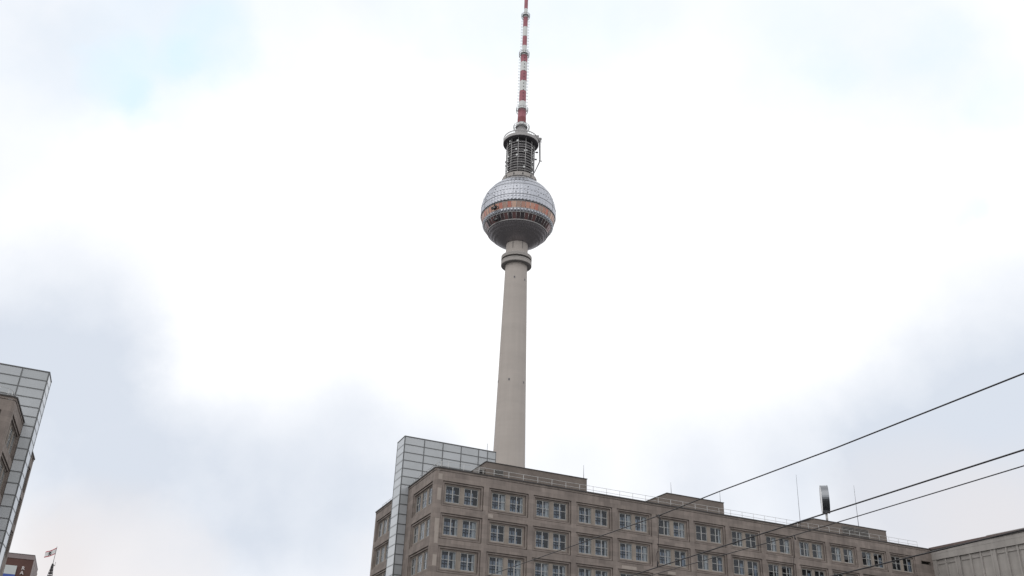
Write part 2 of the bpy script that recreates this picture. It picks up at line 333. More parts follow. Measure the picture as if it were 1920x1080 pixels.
def stone_block(sg, loc, length, nb, tend, g0, g1, gover, gtop, rear_open, label, gcols, rowz):
    root = empty('office_building', loc, ANG, label, 'building')
    PF = lambda u, d, z: (sg*u, d, z)                                   # street front
    PE = lambda u, d, z: (NX*u+sg*NY*d, NY*u-sg*NX*d, z)                # end wall
    cen = 0.30
    w = MB(); wins = []
    holes = [(O_B+b*PITCH_B, O_B+b*PITCH_B+W_B, ZTOP-r*ROW-HB, ZTOP-r*ROW) for b in range(nb) for r in range(3)]
    extra = [(91.75, 94.1, 30.55, 31.10)] if sg > 0 else []
    rect_grid(w, PF, cen, length, 0, ZR-0.5, holes+extra, 0, M_STONE)
    for h in holes:
        for (u, z) in bay(w, PF, h, 2): wins.append(((sg*u, D3_, z), 0.0, 'f', h))
    for h in extra:
        reveal(w, PF, h, 0, 0.5, M_STONE); rect_grid(w, PF, *h, [], 0.5, M_VOID)
    eh = [(a, a+9.24, ZTOP-r*ROW-HB, ZTOP-r*ROW) for a in (1.0, rear_open) for r in range(3)]
    rect_grid(w, PE, cen, tend, 0, ZR-0.5, eh, 0, M_STONE)
    rz = -sg*math.pi/2 - SK
    for h in eh:
        for (u, z) in bay(w, PE, h, 3): wins.append((PE(u, D3_, z), rz, 'e', h))
    # chamfered corner, frieze above with a shallow recessed line, far walls
    w.face([PF(cen, 0, 0), PE(cen, 0, 0), PE(cen, 0, ZR-0.5), PF(cen, 0, ZR-0.5)], M_STONE)
    for z0, z1, d in ((ZR-0.5, ZR-0.42, 0.06), (ZR-0.42, ZR-0.16, -0.03)):
        ring = [PF(length, d, 0), PF(cen, d, 0), PE(cen, d, 0), PE(tend, d, 0)]
        for a, b in zip(ring, ring[1:]):
            w.face([(a[0], a[1], z0), (b[0], b[1], z0), (b[0], b[1], z1), (a[0], a[1], z1)], M_STONE)
        for Pq, a, b in ((PF, cen+0.5, length), (PE, cen+0.5, tend)):
            w.box((a, d+0.02, z0-0.002), (b, 0.44, z1+0.004), M_STONE, lambda u, dd_, z: Pq(u, dd_, z))
    far = [PF(length, 0, 0), (PE(tend, 0, 0)[0]+sg*length, PE(tend, 0, 0)[1], 0), PE(tend, 0, 0)]
    for a, b in zip(far, far[1:]):
        w.face([(a[0], a[1], 0), (b[0], b[1], 0), (b[0], b[1], ZR-0.16), (a[0], a[1], ZR-0.16)], M_STONE)
    w.build('wall', root)
    # pale replacement blocks in the corner pier and by the bays
    if sg > 0:
        for (u0, u1, z0, z1) in ((0.42, 0.95, 29.0, 30.6), (0.36, 0.95, 24.9, 26.6), (0.42, 1.0, 31.75, 32.5), (0.40, 0.95, 20.6, 22.0), (8.05, 8.75, 27.62, 28.1), (29.5, 32.0, 23.25, 23.7), (37.5, 38.9, 23.3, 23.7), (0.42, 0.95, 23.4, 24.9)):
            pb = MB(); pb.box((u0, -0.006, z0), (u1, 0.05, z1), M_PALE); pb.build('repair_stone', root)
    # coping: dark sheet-metal edge standing proud, and the flat roof behind it
    c = MB()
    lo, hi = ZR-0.16, ZR
    for Pq, a, b in ((PF, cen, length), (PE, cen, tend)):
        c.box((a, -0.14, lo), (b, 0.45, hi), M_COPING, lambda u, d, z: Pq(u, d, z))
    c.add([(*PF(cen, -0.14, 0)[:2], lo), (*PE(cen, -0.14, 0)[:2], lo), (*PE(cen, .4, 0)[:2], lo), (*PF(cen, -0.14, 0)[:2], hi+.003), (*PE(cen, -0.14, 0)[:2], hi+.003), (*PF(cen+.3, .44, 0)[:2], hi+.003)],
          [(0, 1, 4, 3), (3, 4, 5), (0, 1, 2)], M_COPING)
    c.build('coping', root)
    r_ = MB(); q = [PF(0.5, 0.5, 0), PF(length, 0.4, 0), far[1], PE(tend, 0.4, 0)]
    r_.face([(*p[:2], ZR-0.45) for p in q], M_ROOF); r_.build('roof', root)
    # dim rooms behind the glass
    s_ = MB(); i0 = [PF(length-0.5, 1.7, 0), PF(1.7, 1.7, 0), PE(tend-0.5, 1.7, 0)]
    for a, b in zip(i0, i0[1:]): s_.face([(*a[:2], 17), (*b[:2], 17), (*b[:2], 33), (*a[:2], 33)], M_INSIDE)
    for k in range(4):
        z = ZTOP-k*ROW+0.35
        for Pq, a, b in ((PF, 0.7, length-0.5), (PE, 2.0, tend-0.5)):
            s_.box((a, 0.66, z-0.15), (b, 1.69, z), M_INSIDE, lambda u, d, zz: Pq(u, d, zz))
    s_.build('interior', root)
    # windows
    rnd = random.Random(3)
    for (p, rz_, kind, h) in wins:
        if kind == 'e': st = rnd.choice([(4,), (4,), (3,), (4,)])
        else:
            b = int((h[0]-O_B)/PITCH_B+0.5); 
            if b < 5 or (b == 5 and rnd.random() < 0.5): st = rnd.choice([('reflbars', 2, 6), ('reflbars', 2), ('reflbars', 2, 6), ('reflbars', 2, 0)])
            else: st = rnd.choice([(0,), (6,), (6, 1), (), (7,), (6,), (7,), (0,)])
        add_window(root, p, rz_, st)
    # ---- glazed stair tower rising through the end wall
    tw = MB(); t0, t1, u0 = g0, g1, -gover
    ub = 13.87
    GP = lambda u, t, z: (sg*u+NX*t, NY*t, z)
    roofz = ZR
    fr = 0.065
    # solid body just inside the glazing
    for a, b in ((( u0+0.12, t0+0.12, 0.5), (-0.05, t1-0.12, gtop-0.1)), ((-0.05, t0+0.12, roofz-0.3), (ub-0.12, t1-0.12, gtop-0.1))):
        tw.box(a, b, M_MULL, GP)
    # mullions front
    for k, u in enumerate(gcols):
        zb = 0.0 if k == 0 else roofz-0.3
        tw.box((u-fr if k else u, t0-0.03, zb), (u+fr if k < len(gcols)-1 else u, t0+0.13, gtop), M_MULL, GP) if 0 < k < len(gcols)-1 else tw.box((u-(fr if k else 0), t0-0.03, zb), (u+(0 if k else fr*1.4), t0+0.13, gtop), M_MULL, GP)
    for i, z in enumerate(rowz):
        e = ub if z > roofz-0.3 else -0.02
        tw.box((u0+0.085, t0-0.024, z-0.06), (e, t0+0.12, z+0.06), M_MULL, GP)
        tw.box((u0-0.0, t0+0.14, z-0.06), (u0+0.125, t1-0.14, z+0.06), M_MULL, GP)
    tw.box((u0-0.03, t0+0.0, 0), (u0+0.12, t0+0.135, gtop), M_MULL, GP); tw.box((u0-0.02, t1-0.13, 0), (u0+0.12, t1, gtop), M_MULL, GP)
    tw.box((u0-0.05, t0-0.05, gtop), (ub+0.02, t1+0.05, gtop+0.10), M_MULL, GP)
    st = tw.build('stair_tower', root)
    rn = random.Random(11+sg)
    for i in range(len(rowz)-1):
        z1_, z0_ = rowz[i]-0.06, rowz[i+1]+0.06
        if z0_ > roofz-0.9:
            for k in range(len(gcols)-1):
                p = MB(); p.box((gcols[k]+fr, t0+0.01, z0_), (gcols[k+1]-fr, t0+0.118, z1_), rn.choice(M_PANEL), GP); p.build('glass_panel', st)
        else:
            p = MB(); p.box((u0+fr*1.4, t0+0.01, z0_), (-0.04, t0+0.118, z1_), rn.choice(M_PANEL), GP); p.build('glass_panel', st)
        p = MB(); p.box((u0+0.01, t0+0.137, z0_), (u0+0.118, t1-0.132, z1_), rn.choice(M_PANEL), GP); p.build('glass_panel', st)
    lowp = MB(); lowp.box((u0+0.01, t0+0.137, 0.1), (u0+0.118, t1-0.132, rowz[-1]-0.09), M_PANEL[1], GP)
    lowp.box((u0+fr*1.4, t0+0.01, 0.1), (-0.04, t0+0.118, rowz[-1]-0.09), M_PANEL[1], GP); lowp.build('lower_cladding', st)
    # ---- roof railing
    def rail(path, step, name='railing'):
        rl = MB(); path = [Vector(p) for p in path]
        zt_, zm_ = ZR+1.10, ZR+0.55
        for z in (zt_, zm_): rl.tube([(p.x, p.y, z) for p in path], 0.028, M_RAIL, 5)
        for a, b in zip(path, path[1:]):
            n = max(1, round((b-a).length/step))
            for k in range(n): 
                q = a.lerp(b, k/n); rl.tube([(q.x, q.y, ZR-0.4), (q.x, q.y, zt_)], 0.032, M_RAIL, 5)
        q = path[-1]; rl.tube([(q.x, q.y, ZR-0.4), (q.x, q.y, zt_)], 0.032, M_RAIL, 5)
        return rl.build(name, root)
    fe = 92.3 if sg > 0 else length
    cor = [GP(0.8, g0-0.3, 0), GP(0.8, 2.0, 0), GP(1.1, 1.2, 0), GP(2.0, 0.8, 0), GP(fe, 0.8, 0)]
    rail(cor, 2.3); rail([GP(0.8, g1+0.3, 0), GP(0.8, tend-0.8, 0)], 2.3)
    return root, PF, GP

ROWS = [40.77, 39.6, 38.4, 37.2, 36.0, 34.8, 33.6, 32.15, 30.75, 29.33, 27.93, 26.53, 25.13, 23.73, 22.35, 20.95, 19.55]
GC = [-1.3, 1.88, 4.91, 7.94, 10.88, 12.41, 13.87]
A, PFA, GPA = stone_block(1, (-9.165, 120.142, 0), 94.65, 13, 32.3, 13.05, 17.2, 1.3, 40.77, 22.05,
    'long brown stone office block with rows of paired windows, in front of the television tower', GC, ROWS)
k_ = 0.9785
ROWSL = [1.65+(z-1.65)*k_ for z in ROWS]
B, PFB, GPB = stone_block(-1, (-54.574, 97.496, 0), 30, 4, 29.2, 10.2, 14.2, 1.32, ROWSL[0], 18.9,
    'brown stone office block with glass stair tower, cut off by the left edge', [-1.32, 1.70, 4.72, 7.74, 10.7, 12.2, 13.87], ROWSL)

# ---- plant rooms on the long block's roof
def penthouse(s0, s1, louvs, extra=None):
    p = MB(); t0, t1, z0, z1 = 2.5, 9.5, ZR-0.46, 35.88
    p.box((s0, t0, z0), (s1, t1, z1), M_PENT, GPA); p.box((s0-0.08, t0-0.08, z1), (s1+0.08, t1+0.08, z1+0.10), M_COPING, GPA)
    o = p.build('plant_room', A)
    for (a, b, c, d) in louvs:
        l = MB(); l.box((a, t0-0.03, c), (b, t0-0.004, d), M_VOID, GPA); n = 6
        for k in range(n):
            z = c+(d-c)*(k+0.25)/n; l.box((a, t0-0.09, z), (b, t0-0.032, z+(d-c)/n*0.42), M_LOUV, GPA)
        l.box((a-0.06, t0-0.09, c), (a-0.001, t0-0.003, d), M_LOUV, GPA); l.box((b+0.001, t0-0.09, c), (b+0.06, t0-0.003, d), M_LOUV, GPA)
        l.build('louvre_vent', o)
    return o
b1 = penthouse(8.3, 24.95, [(9.62, 10.97, 34.26, 35.02)])
b2 = penthouse(39.5, 50.6, [])
b3 = penthouse(69.8, 86.7, [(76.2, 78.9, 34.2, 35.55), (79.2, 82.2, 34.2, 35.55)])
# service door in the first plant room's recess
dd = MB(); dd.box((7.0, 2.6, ZR-0.45), (8.1, 4.2, 34.9), M_LOUV, GPA); dd.box((7.3, 2.55, ZR-0.3), (7.8, 2.598, 34.6), M_VOID, GPA); dd.build('air_handling_unit', A)

# ---- thin rods on the roof
def toW(p): return A.matrix_basis @ Vector(p)
def rod(s, t, z0, z1, lean, label, r=0.045):
    base = toW(GPA(s, t, z0)); tip = toW(GPA(s+lean, t, z1)) - base
    q = MB(); q.tube([(0, 0, 0), tuple(tip*0.5), tuple(tip)], r, M_DARKROD, 6, r2=r*0.45); q.lathe([(0.0, 0.12), (0.13, 0.12), (0.16, 0.0)], M_DARKROD, 10)
    q = q.build('lightning_rod', None, base); tag(q, label, 'lightning rod', 'lightning rods on the office roof')
rod(67.06, 3.0, ZR-0.44, 43.13, 0.2, 'tall thin rod rising from the roof edge left of the round sign')
rod(80.65, 3.0, 35.98, 43.25, 0.1, 'tall thin rod on the plant room right of the round sign')
rod(24.65, 3.0, 35.98, 38.09, 0.0, 'short rod at the right end of the plant room nearest the tower')
rod(40.66, 3.0, 35.98, 37.89, 0.0, 'short rod at the left end of the middle plant room', 0.04)
rod(50.33, 3.0, 35.98, 37.86, 0.0, 'short rod at the right end of the middle plant room', 0.04)
sp = MB(); sp.tube([GPA(12.41, 13.3, 40.9), GPA(12.41, 13.3, 42.0)], 0.03, M_DARKROD, 5); sp.build('spike', A)

# ---- round sign on a post
def round_sign():
    t = 3.5; base = toW(GPA(73.79, t, 35.98))
    root = empty('round_sign', base, 0, 'round white-faced sign with dark metal rim, on a post on the office roof', 'sign')
    az = math.atan2(base.x, base.y)                       # bearing from the square
    rad, th = 2.42, 1.15; cz = 3.92
    nrm = Vector((-math.cos(az+R(5)), math.sin(az+R(5)), 0)).normalized()         # face turned left and a touch toward the square
    nrm = (nrm + Vector((-math.sin(az), -math.cos(az), 0))*0.16).normalized()
    side = Vector((0, 0, 1)).cross(nrm).normalized(); upv = Vector((0, 0, 1))
    M_RIM = mat('brushed_steel_rim', (0.20, 0.21, 0.225), 0.25, metal=1.0)
    M_FACE = mat('white_sign_face', (0.78, 0.77, 0.77), 0.5)
    n = 48
    def P(a, r_, d): return tuple(upv*cz + side*(r_*math.cos(a)) + upv*(r_*math.sin(a)*1.0) + nrm*d)
    rim = MB()
    def outl(k):
        a = 2*math.pi*(k+0.5)/n; return a
    prof = [(rad-0.10, -th/2-0.03), (rad, -th/2-0.03), (rad, -th/2+0.06), (rad-0.05, -th/2+0.06), (rad-0.05, th/2-0.06), (rad, th/2-0.06), (rad, th/2+0.03), (rad-0.10, th/2+0.03)]
    for (r0, d0), (r1, d1) in zip(prof, prof[1:]):
        for k in range(n): rim.face([P(outl(k), r0, d0), P(outl(k+1), r0, d0), P(outl(k+1), r1, d1), P(outl(k), r1, d1)], M_RIM, False)
    rim.build('rim', root)
    for sgn in (1, -1):
        f = MB(); f.face([P(outl(k), rad-0.08, sgn*(th/2-0.005)) for k in range(n)], M_FACE); f.build('sign_face', root)
    ps = MB(); ps.tube([(0, 0, 0), (0, 0, cz-rad+0.1)], 0.2, M_RAIL, 12); ps.box((-0.4, -0.4, 0), (0.4, 0.4, 0.06), M_RAIL); ps.build('post', root)
round_sign()

# ------------------------------------------------------------------ grey wing at the right, turning toward the square
def wing():
    root = empty('annex_building', toW(GPA(94.65, 0, 0)), ANG, 'pale grey stone annex with blank panels and thin fins, at the right edge', 'building')
    # local: facade runs along -N (away from the long block), faces -x
    P = lambda u, d, z: (-NX*u+NY*d, -NY*u-NX*d, z)      # u measured from the join toward the square, d inward
    w = MB(); L_ = 46.0
    zf = 31.40
    u = 0.82; panels = []; fins = []
    first = True
    seq = []
    # (panel, fin) rhythm measured along the facade
    groups = [2]+[3]*8
    pos = 0.84
    wide = []
    for gi, n in enumerate(groups):
        for k in range(n):
            seq.append((pos, pos+1.86)); pos += 1.86
            if k < n-1: fins.append((pos, pos+0.30)); pos += 0.30
        wide.append((pos, pos+1.05)); pos += 1.05 if gi else 1.25
    holes = [(a, b, 14.0, zf) for a, b in seq if b < L_]
    rect_grid(w, P, 0.0, L_, 0, zf, [(0.84, pos if pos < L_ else L_-0.3, 14.0, zf)], 0, M_WING)
    end = min(pos, L_-0.3)
    reveal(w, P, (0.84, end, 14.0, zf), 0, 0.30, M_WING)
    w.face([P(0.84, 0.30, 14), P(end, 0.30, 14), P(end, 0.30, zf), P(0.84, 0.30, zf)], M_WING)
    for a, b in fins:
        if b < end: w.box((a, 0.02, 14.0), (b, 0.299, zf-0.003), M_WING, P)
    for a, b in wide:
        if b < end: w.box((a+0.02, 0.10, 14.0), (b-0.02, 0.299, zf-0.003), M_WING, P); w.box((a, 0.03, 14.0), (a+0.30, 0.09, zf-0.003), M_WING, P); w.box((b-0.30, 0.03, 14.0), (b, 0.09, zf-0.003), M_WING, P)
    for a, b in seq:
        if b < end: w.box((a, 0.18, 30.62), (b, 0.298, zf-0.003), M_WING, P)
    # frieze in two courses with a joint between
    w.box((0.0, -0.10, zf), (L_, 0.5, 32.38), M_WING, P); w.box((0.0, -0.07, 32.38), (L_, 0.5, 32.41), M_WING, P); w.box((0.0, -0.10, 32.41), (L_, 0.5, 33.10), M_WING, P)
    w.face([P(L_, 0, 0), P(L_, 14, 0), P(L_, 14, 33.1), P(L_, 0, 33.1)], M_WING); w.face([P(0, 14, 0), P(L_, 14, 0), P(L_, 14, 33.1), P(0, 14, 33.1)], M_WING)
    w.build('wall', root)
    r_ = MB(); r_.box((-0.3, -0.22, 33.10), (L_, 0.3, 33.22), M_COPING, P); r_.box((-0.3, -0.16, 33.22), (L_, 0.5, 33.60), M_WINGROOF, P); r_.box((-0.3, 0.5, 33.3), (L_, 14, 33.5), M_ROOF, P)
    r_.box((12.0, 0.15, 33.60), (L_, 0.55, 33.78), M_WFRAME, P)
    r_.build('roof_edge', root)
wing()

# ------------------------------------------------------------------ television tower
TB = Vector((1.477, 355.278, 0))
ZT = [(5, 337.6), (10, 335.8), (40, 325.2), (90, 308.0), (112, 300.5), (190, 275.1), (215, 267.3), (240, 259.5), (262, 252.8), (322, 234.9), (395, 214.0), (450, 198.8), (512, 182.3), (600, 159.9), (740, 126.4), (870, 97.5), (1374, 1.65)]
def zy(y):
    if y <= ZT[0][0]: return ZT[0][1] + (ZT[0][0]-y)*0.365
    for (a, b), (c, d) in zip(ZT, ZT[1:]):
        if a <= y <= c: return b+(d-b)*(y-a)/(c-a)
def tower():
    root = empty('television_tower', TB, 0, 'tall concrete television tower with steel sphere and red and white mast', 'tower')
    M_CON = mat('pale_concrete', (0.398, 0.364, 0.340), 0.9, col2=(0.445, 0.408, 0.380), vscale=0.05, bump=0.05, stretch=(1, 1, 4), streak=(0.05, (0.7, 0.7, 0.03)))
    M_CON2 = mat('collar_concrete', (0.36, 0.34, 0.325), 0.9, var=0.08, vscale=0.3)
    M_STEEL = mat('faceted_steel', (0.38, 0.395, 0.435), 0.33, metal=0.95, var=0.10, vscale=0.8)
    M_STEEL_SHADE = mat('shaded_underside_steel', (0.285, 0.27, 0.29), 0.42, metal=0.9, var=0.08, vscale=0.5)  # same steel, base darkened to paint in the underside's shade
    M_SEAM = mat('dark_seam', (0.05, 0.05, 0.055), 0.6)
    M_COP = [mat('copper_glass', c, 0.10, metal=0.55, spec=0.9) for c in ((0.37, 0.19, 0.14), (0.30, 0.16, 0.12), (0.40, 0.26, 0.20), (0.34, 0.13, 0.095), (0.27, 0.18, 0.145), (0.38, 0.22, 0.165))]
    M_DKG = [mat('dark_red_glass', c, 0.10, metal=0.4, spec=0.8) for c in ((0.15, 0.085, 0.09), (0.10, 0.07, 0.075), (0.20, 0.11, 0.11), (0.08, 0.07, 0.08))]
    M_FRM = mat('grey_steel_frame', (0.42, 0.415, 0.415), 0.5, metal=0.3)
    M_GREY = mat('grey_painted_steel', (0.27, 0.265, 0.27), 0.6, var=0.08, vscale=0.6)
    M_CORE = mat('dark_core', (0.125, 0.118, 0.128), 0.8, var=0.35, vscale=0.6, stretch=(1, 1, 2))
    M_RED = mat('red_mast_paint', (0.32, 0.112, 0.14), 0.6, var=0.10, vscale=0.5)
    M_WHT = mat('white_mast_paint', (0.60, 0.62, 0.62), 0.5, var=0.06, vscale=0.5)
    M_DKRED = mat('dark_red_paint', (0.22, 0.06, 0.07), 0.6)
    # shaft
    s = MB(); prof = [(16, 0), (13, 5), (10.6, 13), (9.0, 26), (8.0, 45), (7.2, 68), (6.44, 97.5), (5.9, 126.4), (5.28, 159.9), (4.83, 182.3), (4.83, 200.5)]
    s.lathe(prof, M_CON, 72); sh = s.build('shaft', root)
    def rad(z):
        for (r0, z0), (r1, z1) in zip(prof, prof[1:]):
            if z0 <= z <= z1: return r0+(r1-r0)*(z-z0)/(z1-z0)
    for x, y in ((955, 712), (982, 717), (934.5, 717), (964, 519), (984, 524)):
        z = zy(y); r_ = rad(z); ac = 963.5 - (y-512)*0.0 if False else (968-(y-480)*0.0325)
        fx = max(-0.97, min(0.97, (x-ac)*0.243*0.9/r_)); a = -math.pi/2+math.asin(fx); z = z-z*r_*math.cos(math.asin(fx))/355
        q = MB(); d = Vector((math.cos(a), math.sin(a), 0)); t = Vector((-d.y, d.x, 0))
        q.add([tuple(d*(r_+e)+t*(0.35*i)+Vector((0, 0, z+0.5*j))) for e in (-0.3, 0.12) for i, j in ((-1, -1), (1, -1), (1, 1), (-1, 1))], [(4, 5, 6, 7), (0, 1, 5, 4), (1, 2, 6, 5), (2, 3, 7, 6), (3, 0, 4, 7)], M_GREY)
        q.add([tuple(d*(r_+0.13)+t*(0.25*i)+Vector((0, 0, z+0.38*j))) for i, j in ((-1, -1), (1, -1), (1, 1), (-1, 1))], [(0, 1, 2, 3)], M_CORE)
        q.build('shaft_window', sh)
    # collar
    c = MB(); c.lathe([(4.80, 185.5, M_GREY), (6.55, 185.45), (6.7, 185.6), (6.7, 186.9, M_SEAM), (6.62, 186.95), (6.62, 187.02), (6.7, 187.05), (6.7, 187.45), (5.9, 187.5, M_SEAM), (5.9, 188.35), (6.7, 188.4), (6.7, 189.0), (6.62, 189.05), (6.7, 189.1), (6.7, 189.9), (6.2, 190.3), (4.85, 190.6)], M_CON2, 64, smooth=False)  # collar underside in a darker grey, standing in for its shade
    c.build('collar', root)
    sm = MB(); sm.lathe([(4.86, 197.6), (4.98, 197.62), (4.98, 197.9), (4.86, 197.92)], M_CON2, 48); 
    for a in (-112, -60): sm.box((4.95*math.cos(R(a))-0.06, 4.95*math.sin(R(a))-0.06, 192.5), (4.95*math.cos(R(a))+0.06, 4.95*math.sin(R(a))+0.06, 200), M_SEAM)
    sm.build('neck_band', root)
    # sphere
    RS, ZC = 16.85, 212.1
    def S(lat, lon, r_=RS): return Vector((r_*math.cos(R(lat))*math.cos(R(lon)), r_*math.cos(R(lat))*math.sin(R(lon)), ZC+r_*math.sin(R(lat))))
    def studs(mb, l0, l1, rows, nl, h, mm, r_=RS):
        for i in range(rows):
            a = l0+(l1-l0)*i/rows; b = l0+(l1-l0)*(i+1)/rows
            for k in range(nl):
                o0, o1 = 360*k/nl, 360*(k+1)/nl
                q = [S(a, o0, r_), S(a, o1, r_), S(b, o1, r_), S(b, o0, r_)]; tip = S((a+b)/2, (o0+o1)/2, r_+h)
                for e in range(4): mb.face([q[e], q[(e+1) % 4], tip], mm)
    low = MB(); studs(low, -73, -56, 3, 44, 0.05, M_STEEL_SHADE); studs(low, -56, -39.2, 3, 66, 0.13, M_STEEL_SHADE)
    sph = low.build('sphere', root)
    upm = MB(); studs(upm, -8.0, 33.8, 8, 66, 0.17, M_STEEL); studs(upm, 35.4, 58, 4, 48, 0.14, M_STEEL); upm.build('upper_shell', sph)
    zz = MB(); studs(zz, -25.9, -20.6, 1, 66, 0.42, M_STEEL, RS+0.02); zz.build('facet_band', sph)
    sl_ = MB()
    sl_.lathe([(RS*math.cos(R(33.8))-0.5, ZC+RS*math.sin(R(33.8))), (RS*math.cos(R(35.4))-0.5, ZC+RS*math.sin(R(35.4)))], M_SEAM, 72)
    for lat in (-8.4, 2.0, 11.0, 24.5):
        sl_.torus(RS*math.cos(R(lat))+0.02, ZC+RS*math.sin(R(lat)), 0.11 if lat > 0 else 0.22, M_SEAM, 96)
    for k in range(20):
        lon = 18*k+9; sl_.tube([S(l, lon, RS+0.02) for l in range(-7, 34, 4)], 0.06, M_SEAM, 4)
        for lat, off in ((17, 5), (5.5, 4)): 
            p = S(lat, lon+off, RS+0.05); sl_.box((p.x-.16, p.y-.16, p.z-.2), (p.x+.16, p.y+.16, p.z+.2), M_SEAM)
        if k % 1 == 0:
            sl_.tube([S(l, lon, RS-0.05) for l in (33.6, 34.6, 35.6)], 0.12, M_STEEL, 4)
    sl_.build('seams', sph)
    # window bands: outward-leaning panes between mullions
    def band(l0, l1, nl, mats, r_, every):
        rn = random.Random(int(-l0*10)); cur = rn.choice(mats)
        fr = MB()
        for k in range(nl):
            o0, o1 = 360*k/nl, 360*(k+1)/nl
            cur = rn.choice(mats)
            p = MB(); e = 0.05*360/nl; f = 0.3
            q = [S(l0+f, o0+e, r_), S(l0+f, o1-e, r_), S(l1-f, o1-e, r_), S(l1-f, o0+e, r_)]
            q2 = [v*1 for v in q]
            inn = [S(l0+f, o0+e, r_-0.12), S(l0+f, o1-e, r_-0.12), S(l1-f, o1-e, r_-0.12), S(l1-f, o0+e, r_-0.12)]
            p.add(q+inn, [(0, 1, 2, 3), (7, 6, 5, 4), (0, 4, 5, 1), (1, 5, 6, 2), (2, 6, 7, 3), (3, 7, 4, 0)], cur); p.build('window_pane', sph)
            fr.tube([S(l0, o0, r_), S((l0+l1)/2, o0, r_), S(l1, o0, r_)], 0.10 if k % every else 0.14, M_FRM, 4)
        for l in (l0, l1): fr.torus(r_*math.cos(R(l)), ZC+r_*math.sin(R(l)), 0.17, M_FRM, 96)
        fr.build('window_frame', sph)
    band(-20.3, -9.8, 50, M_COP, RS-0.05, 5); band(-37.6, -26.4, 50, M_DKG, RS-0.05, 5)
    ib = MB(); ib.lathe([((RS-0.35)*math.cos(R(l)), ZC+(RS-0.35)*math.sin(R(l))) for l in (-41, -36, -30, -24, -18, -12, -7)], M_SEAM, 72); ib.build('inner_drum', sph)
    gut = MB(); gut.torus(RS*math.cos(R(-38.4))+0.05, ZC+RS*math.sin(R(-38.4)), 0.2, M_GREY, 96); gut.build('gutter', sph)
    for lat, lon in ((-15, -129.5), (-32, -131)):
        q = MB(); p = S(lat, lon, RS+0.5); d = Vector((math.cos(R(lon)), math.sin(R(lon)), 0)); t = Vector((-d.y, d.x, 0))
        bx = lambda x, y, z: tuple(p+t*x+d*y+Vector((0, 0, z)))
        q.box((-1.4, -0.4, -0.8), (1.4, 0.4, -0.6), M_SEAM, bx); q.box((-1.4, -0.4, 0.2), (1.4, 0.3, 0.32), M_SEAM, bx)
        for x in (-1.3, 0, 1.3): q.box((x-0.08, -0.35, -0.6), (x+0.08, 0.35, 0.2), M_SEAM, bx)
        q.box((-0.5, -0.7, -0.5), (0.6, 0.2, 0.1), M_GREY, bx); q.box((-0.1, -0.5, 0.3), (0.1, 0.1, 2.2), M_SEAM, bx); q.build('maintenance_cradle', sph)
    # crown and ring above the sphere
    cr = MB(); zc = lambda l: ZC+RS*math.sin(R(l))
    cr.lathe([(RS*math.cos(R(57)), zc(57)), (8.2, 227.4), (7.2, 228.0)], M_GREY, 48)
    for k in range(40):
        a = 2*math.pi*k/40; b = a+0.08; cr.tube([(8.9*math.cos(a), 8.9*math.sin(a), 226.0), (8.0*math.cos(b), 8.0*math.sin(b), 228.0)], 0.12, M_STEEL if k % 2 else M_SEAM, 4)
    cr.lathe([(7.0, 228.0), (7.9, 228.1), (7.9, 230.1), (7.3, 230.5), (4, 230.6)], M_CON2, 64, smooth=False)
    for k in range(12):
        a = R(30*k+10); cr.box((7.92*math.cos(a)-.25, 7.92*math.sin(a)-.25, 228.6), (7.92*math.cos(a)+.25, 7.92*math.sin(a)+.25, 229.4), M_SEAM)
    cr.build('crown_ring', root)
    # antenna cage
    cg = MB(); cg.lathe([(4.6, 230.4), (4.6, 249.8)], M_CORE, 40)
    for z in range(233, 249, 3): cg.lathe([(4.6, z), (5.9, z+0.06), (5.9, z+0.3), (4.6, z+0.35)], M_CORE, 40)
    cage = cg.build('antenna_cage', root)
    for k in range(12):
        q = MB(); q.torus(6.55, 232.0+1.38*k, 0.16, M_FRM, 56, m_=5); q.build('cage_ring', cage)
    for k in range(12):
        a = R(-90+30*k-10); q = MB(); q.tube([(6.62*math.cos(a), 6.62*math.sin(a), 230.4), (6.62*math.cos(a), 6.62*math.sin(a), 249.9)], 0.15, M_FRM, 6); q.build('cage_post', cage)
    for X, Y, r_ in ((345, 250, .42), (345, 300, .42), (345, 345, .4), (485, 280, .5), (465, 440, .45), (480, 545, .5), (620, 460, .35), (660, 455, .35), (765, 410, .35), (785, 580, .4), (330, 590, .45), (310, 645, .4), (300, 540, .35), (310, 820, .4), (770, 760, .4), (620, 760, .5), (300, 740, .35)):
        x = (X-548)/9.82*0.243; rr = 6.75; yy = -math.sqrt(max(0.1, rr*rr-x*x)); z = zy(235+Y/9.82); z -= z*(-yy)/355
        q = MB(); pts = []
        d = Vector((x, yy, 0)).normalized(); t = Vector((-d.y, d.x, 0)); n = 12
        f0 = [tuple(Vector((x, yy, z))+d*0.15+t*(r_*math.cos(2*math.pi*k/n))+Vector((0, 0, r_*math.sin(2*math.pi*k/n)))) for k in range(n)]
        f1 = [tuple(Vector((x, yy, z))-d*0.35+t*(r_*0.7*math.cos(2*math.pi*k/n))+Vector((0, 0, r_*0.7*math.sin(2*math.pi*k/n)))) for k in range(n)]
        q.add(f0+f1, [tuple(range(n)), tuple(range(n, 2*n))]+[(k, (k+1) % n, n+(k+1) % n, n+k) for k in range(n)], M_WHT); q.build('dish_antenna', cage)
    for X, Y, dx in ((835, 620, 1.2), (855, 490, 1.6), (290, 760, -0.9), (285, 690, -0.8)):
        x = (X-548)/9.82*0.243; z = zy(235+Y/9.82); q = MB(); q.box((x-0.5, -0.3, z-0.25), (x+0.6, 0.3, z+0.25), M_CORE); q.box((math.copysign(6.0, x), -0.1, z-0.1), (x, 0.1, z+0.1), M_CORE); q.build('side_antenna', cage)
    # platform over the cage
    M_RIMC = mat('pale_platform_rim', (0.36, 0.35, 0.35), 0.7, var=0.08, vscale=0.4)
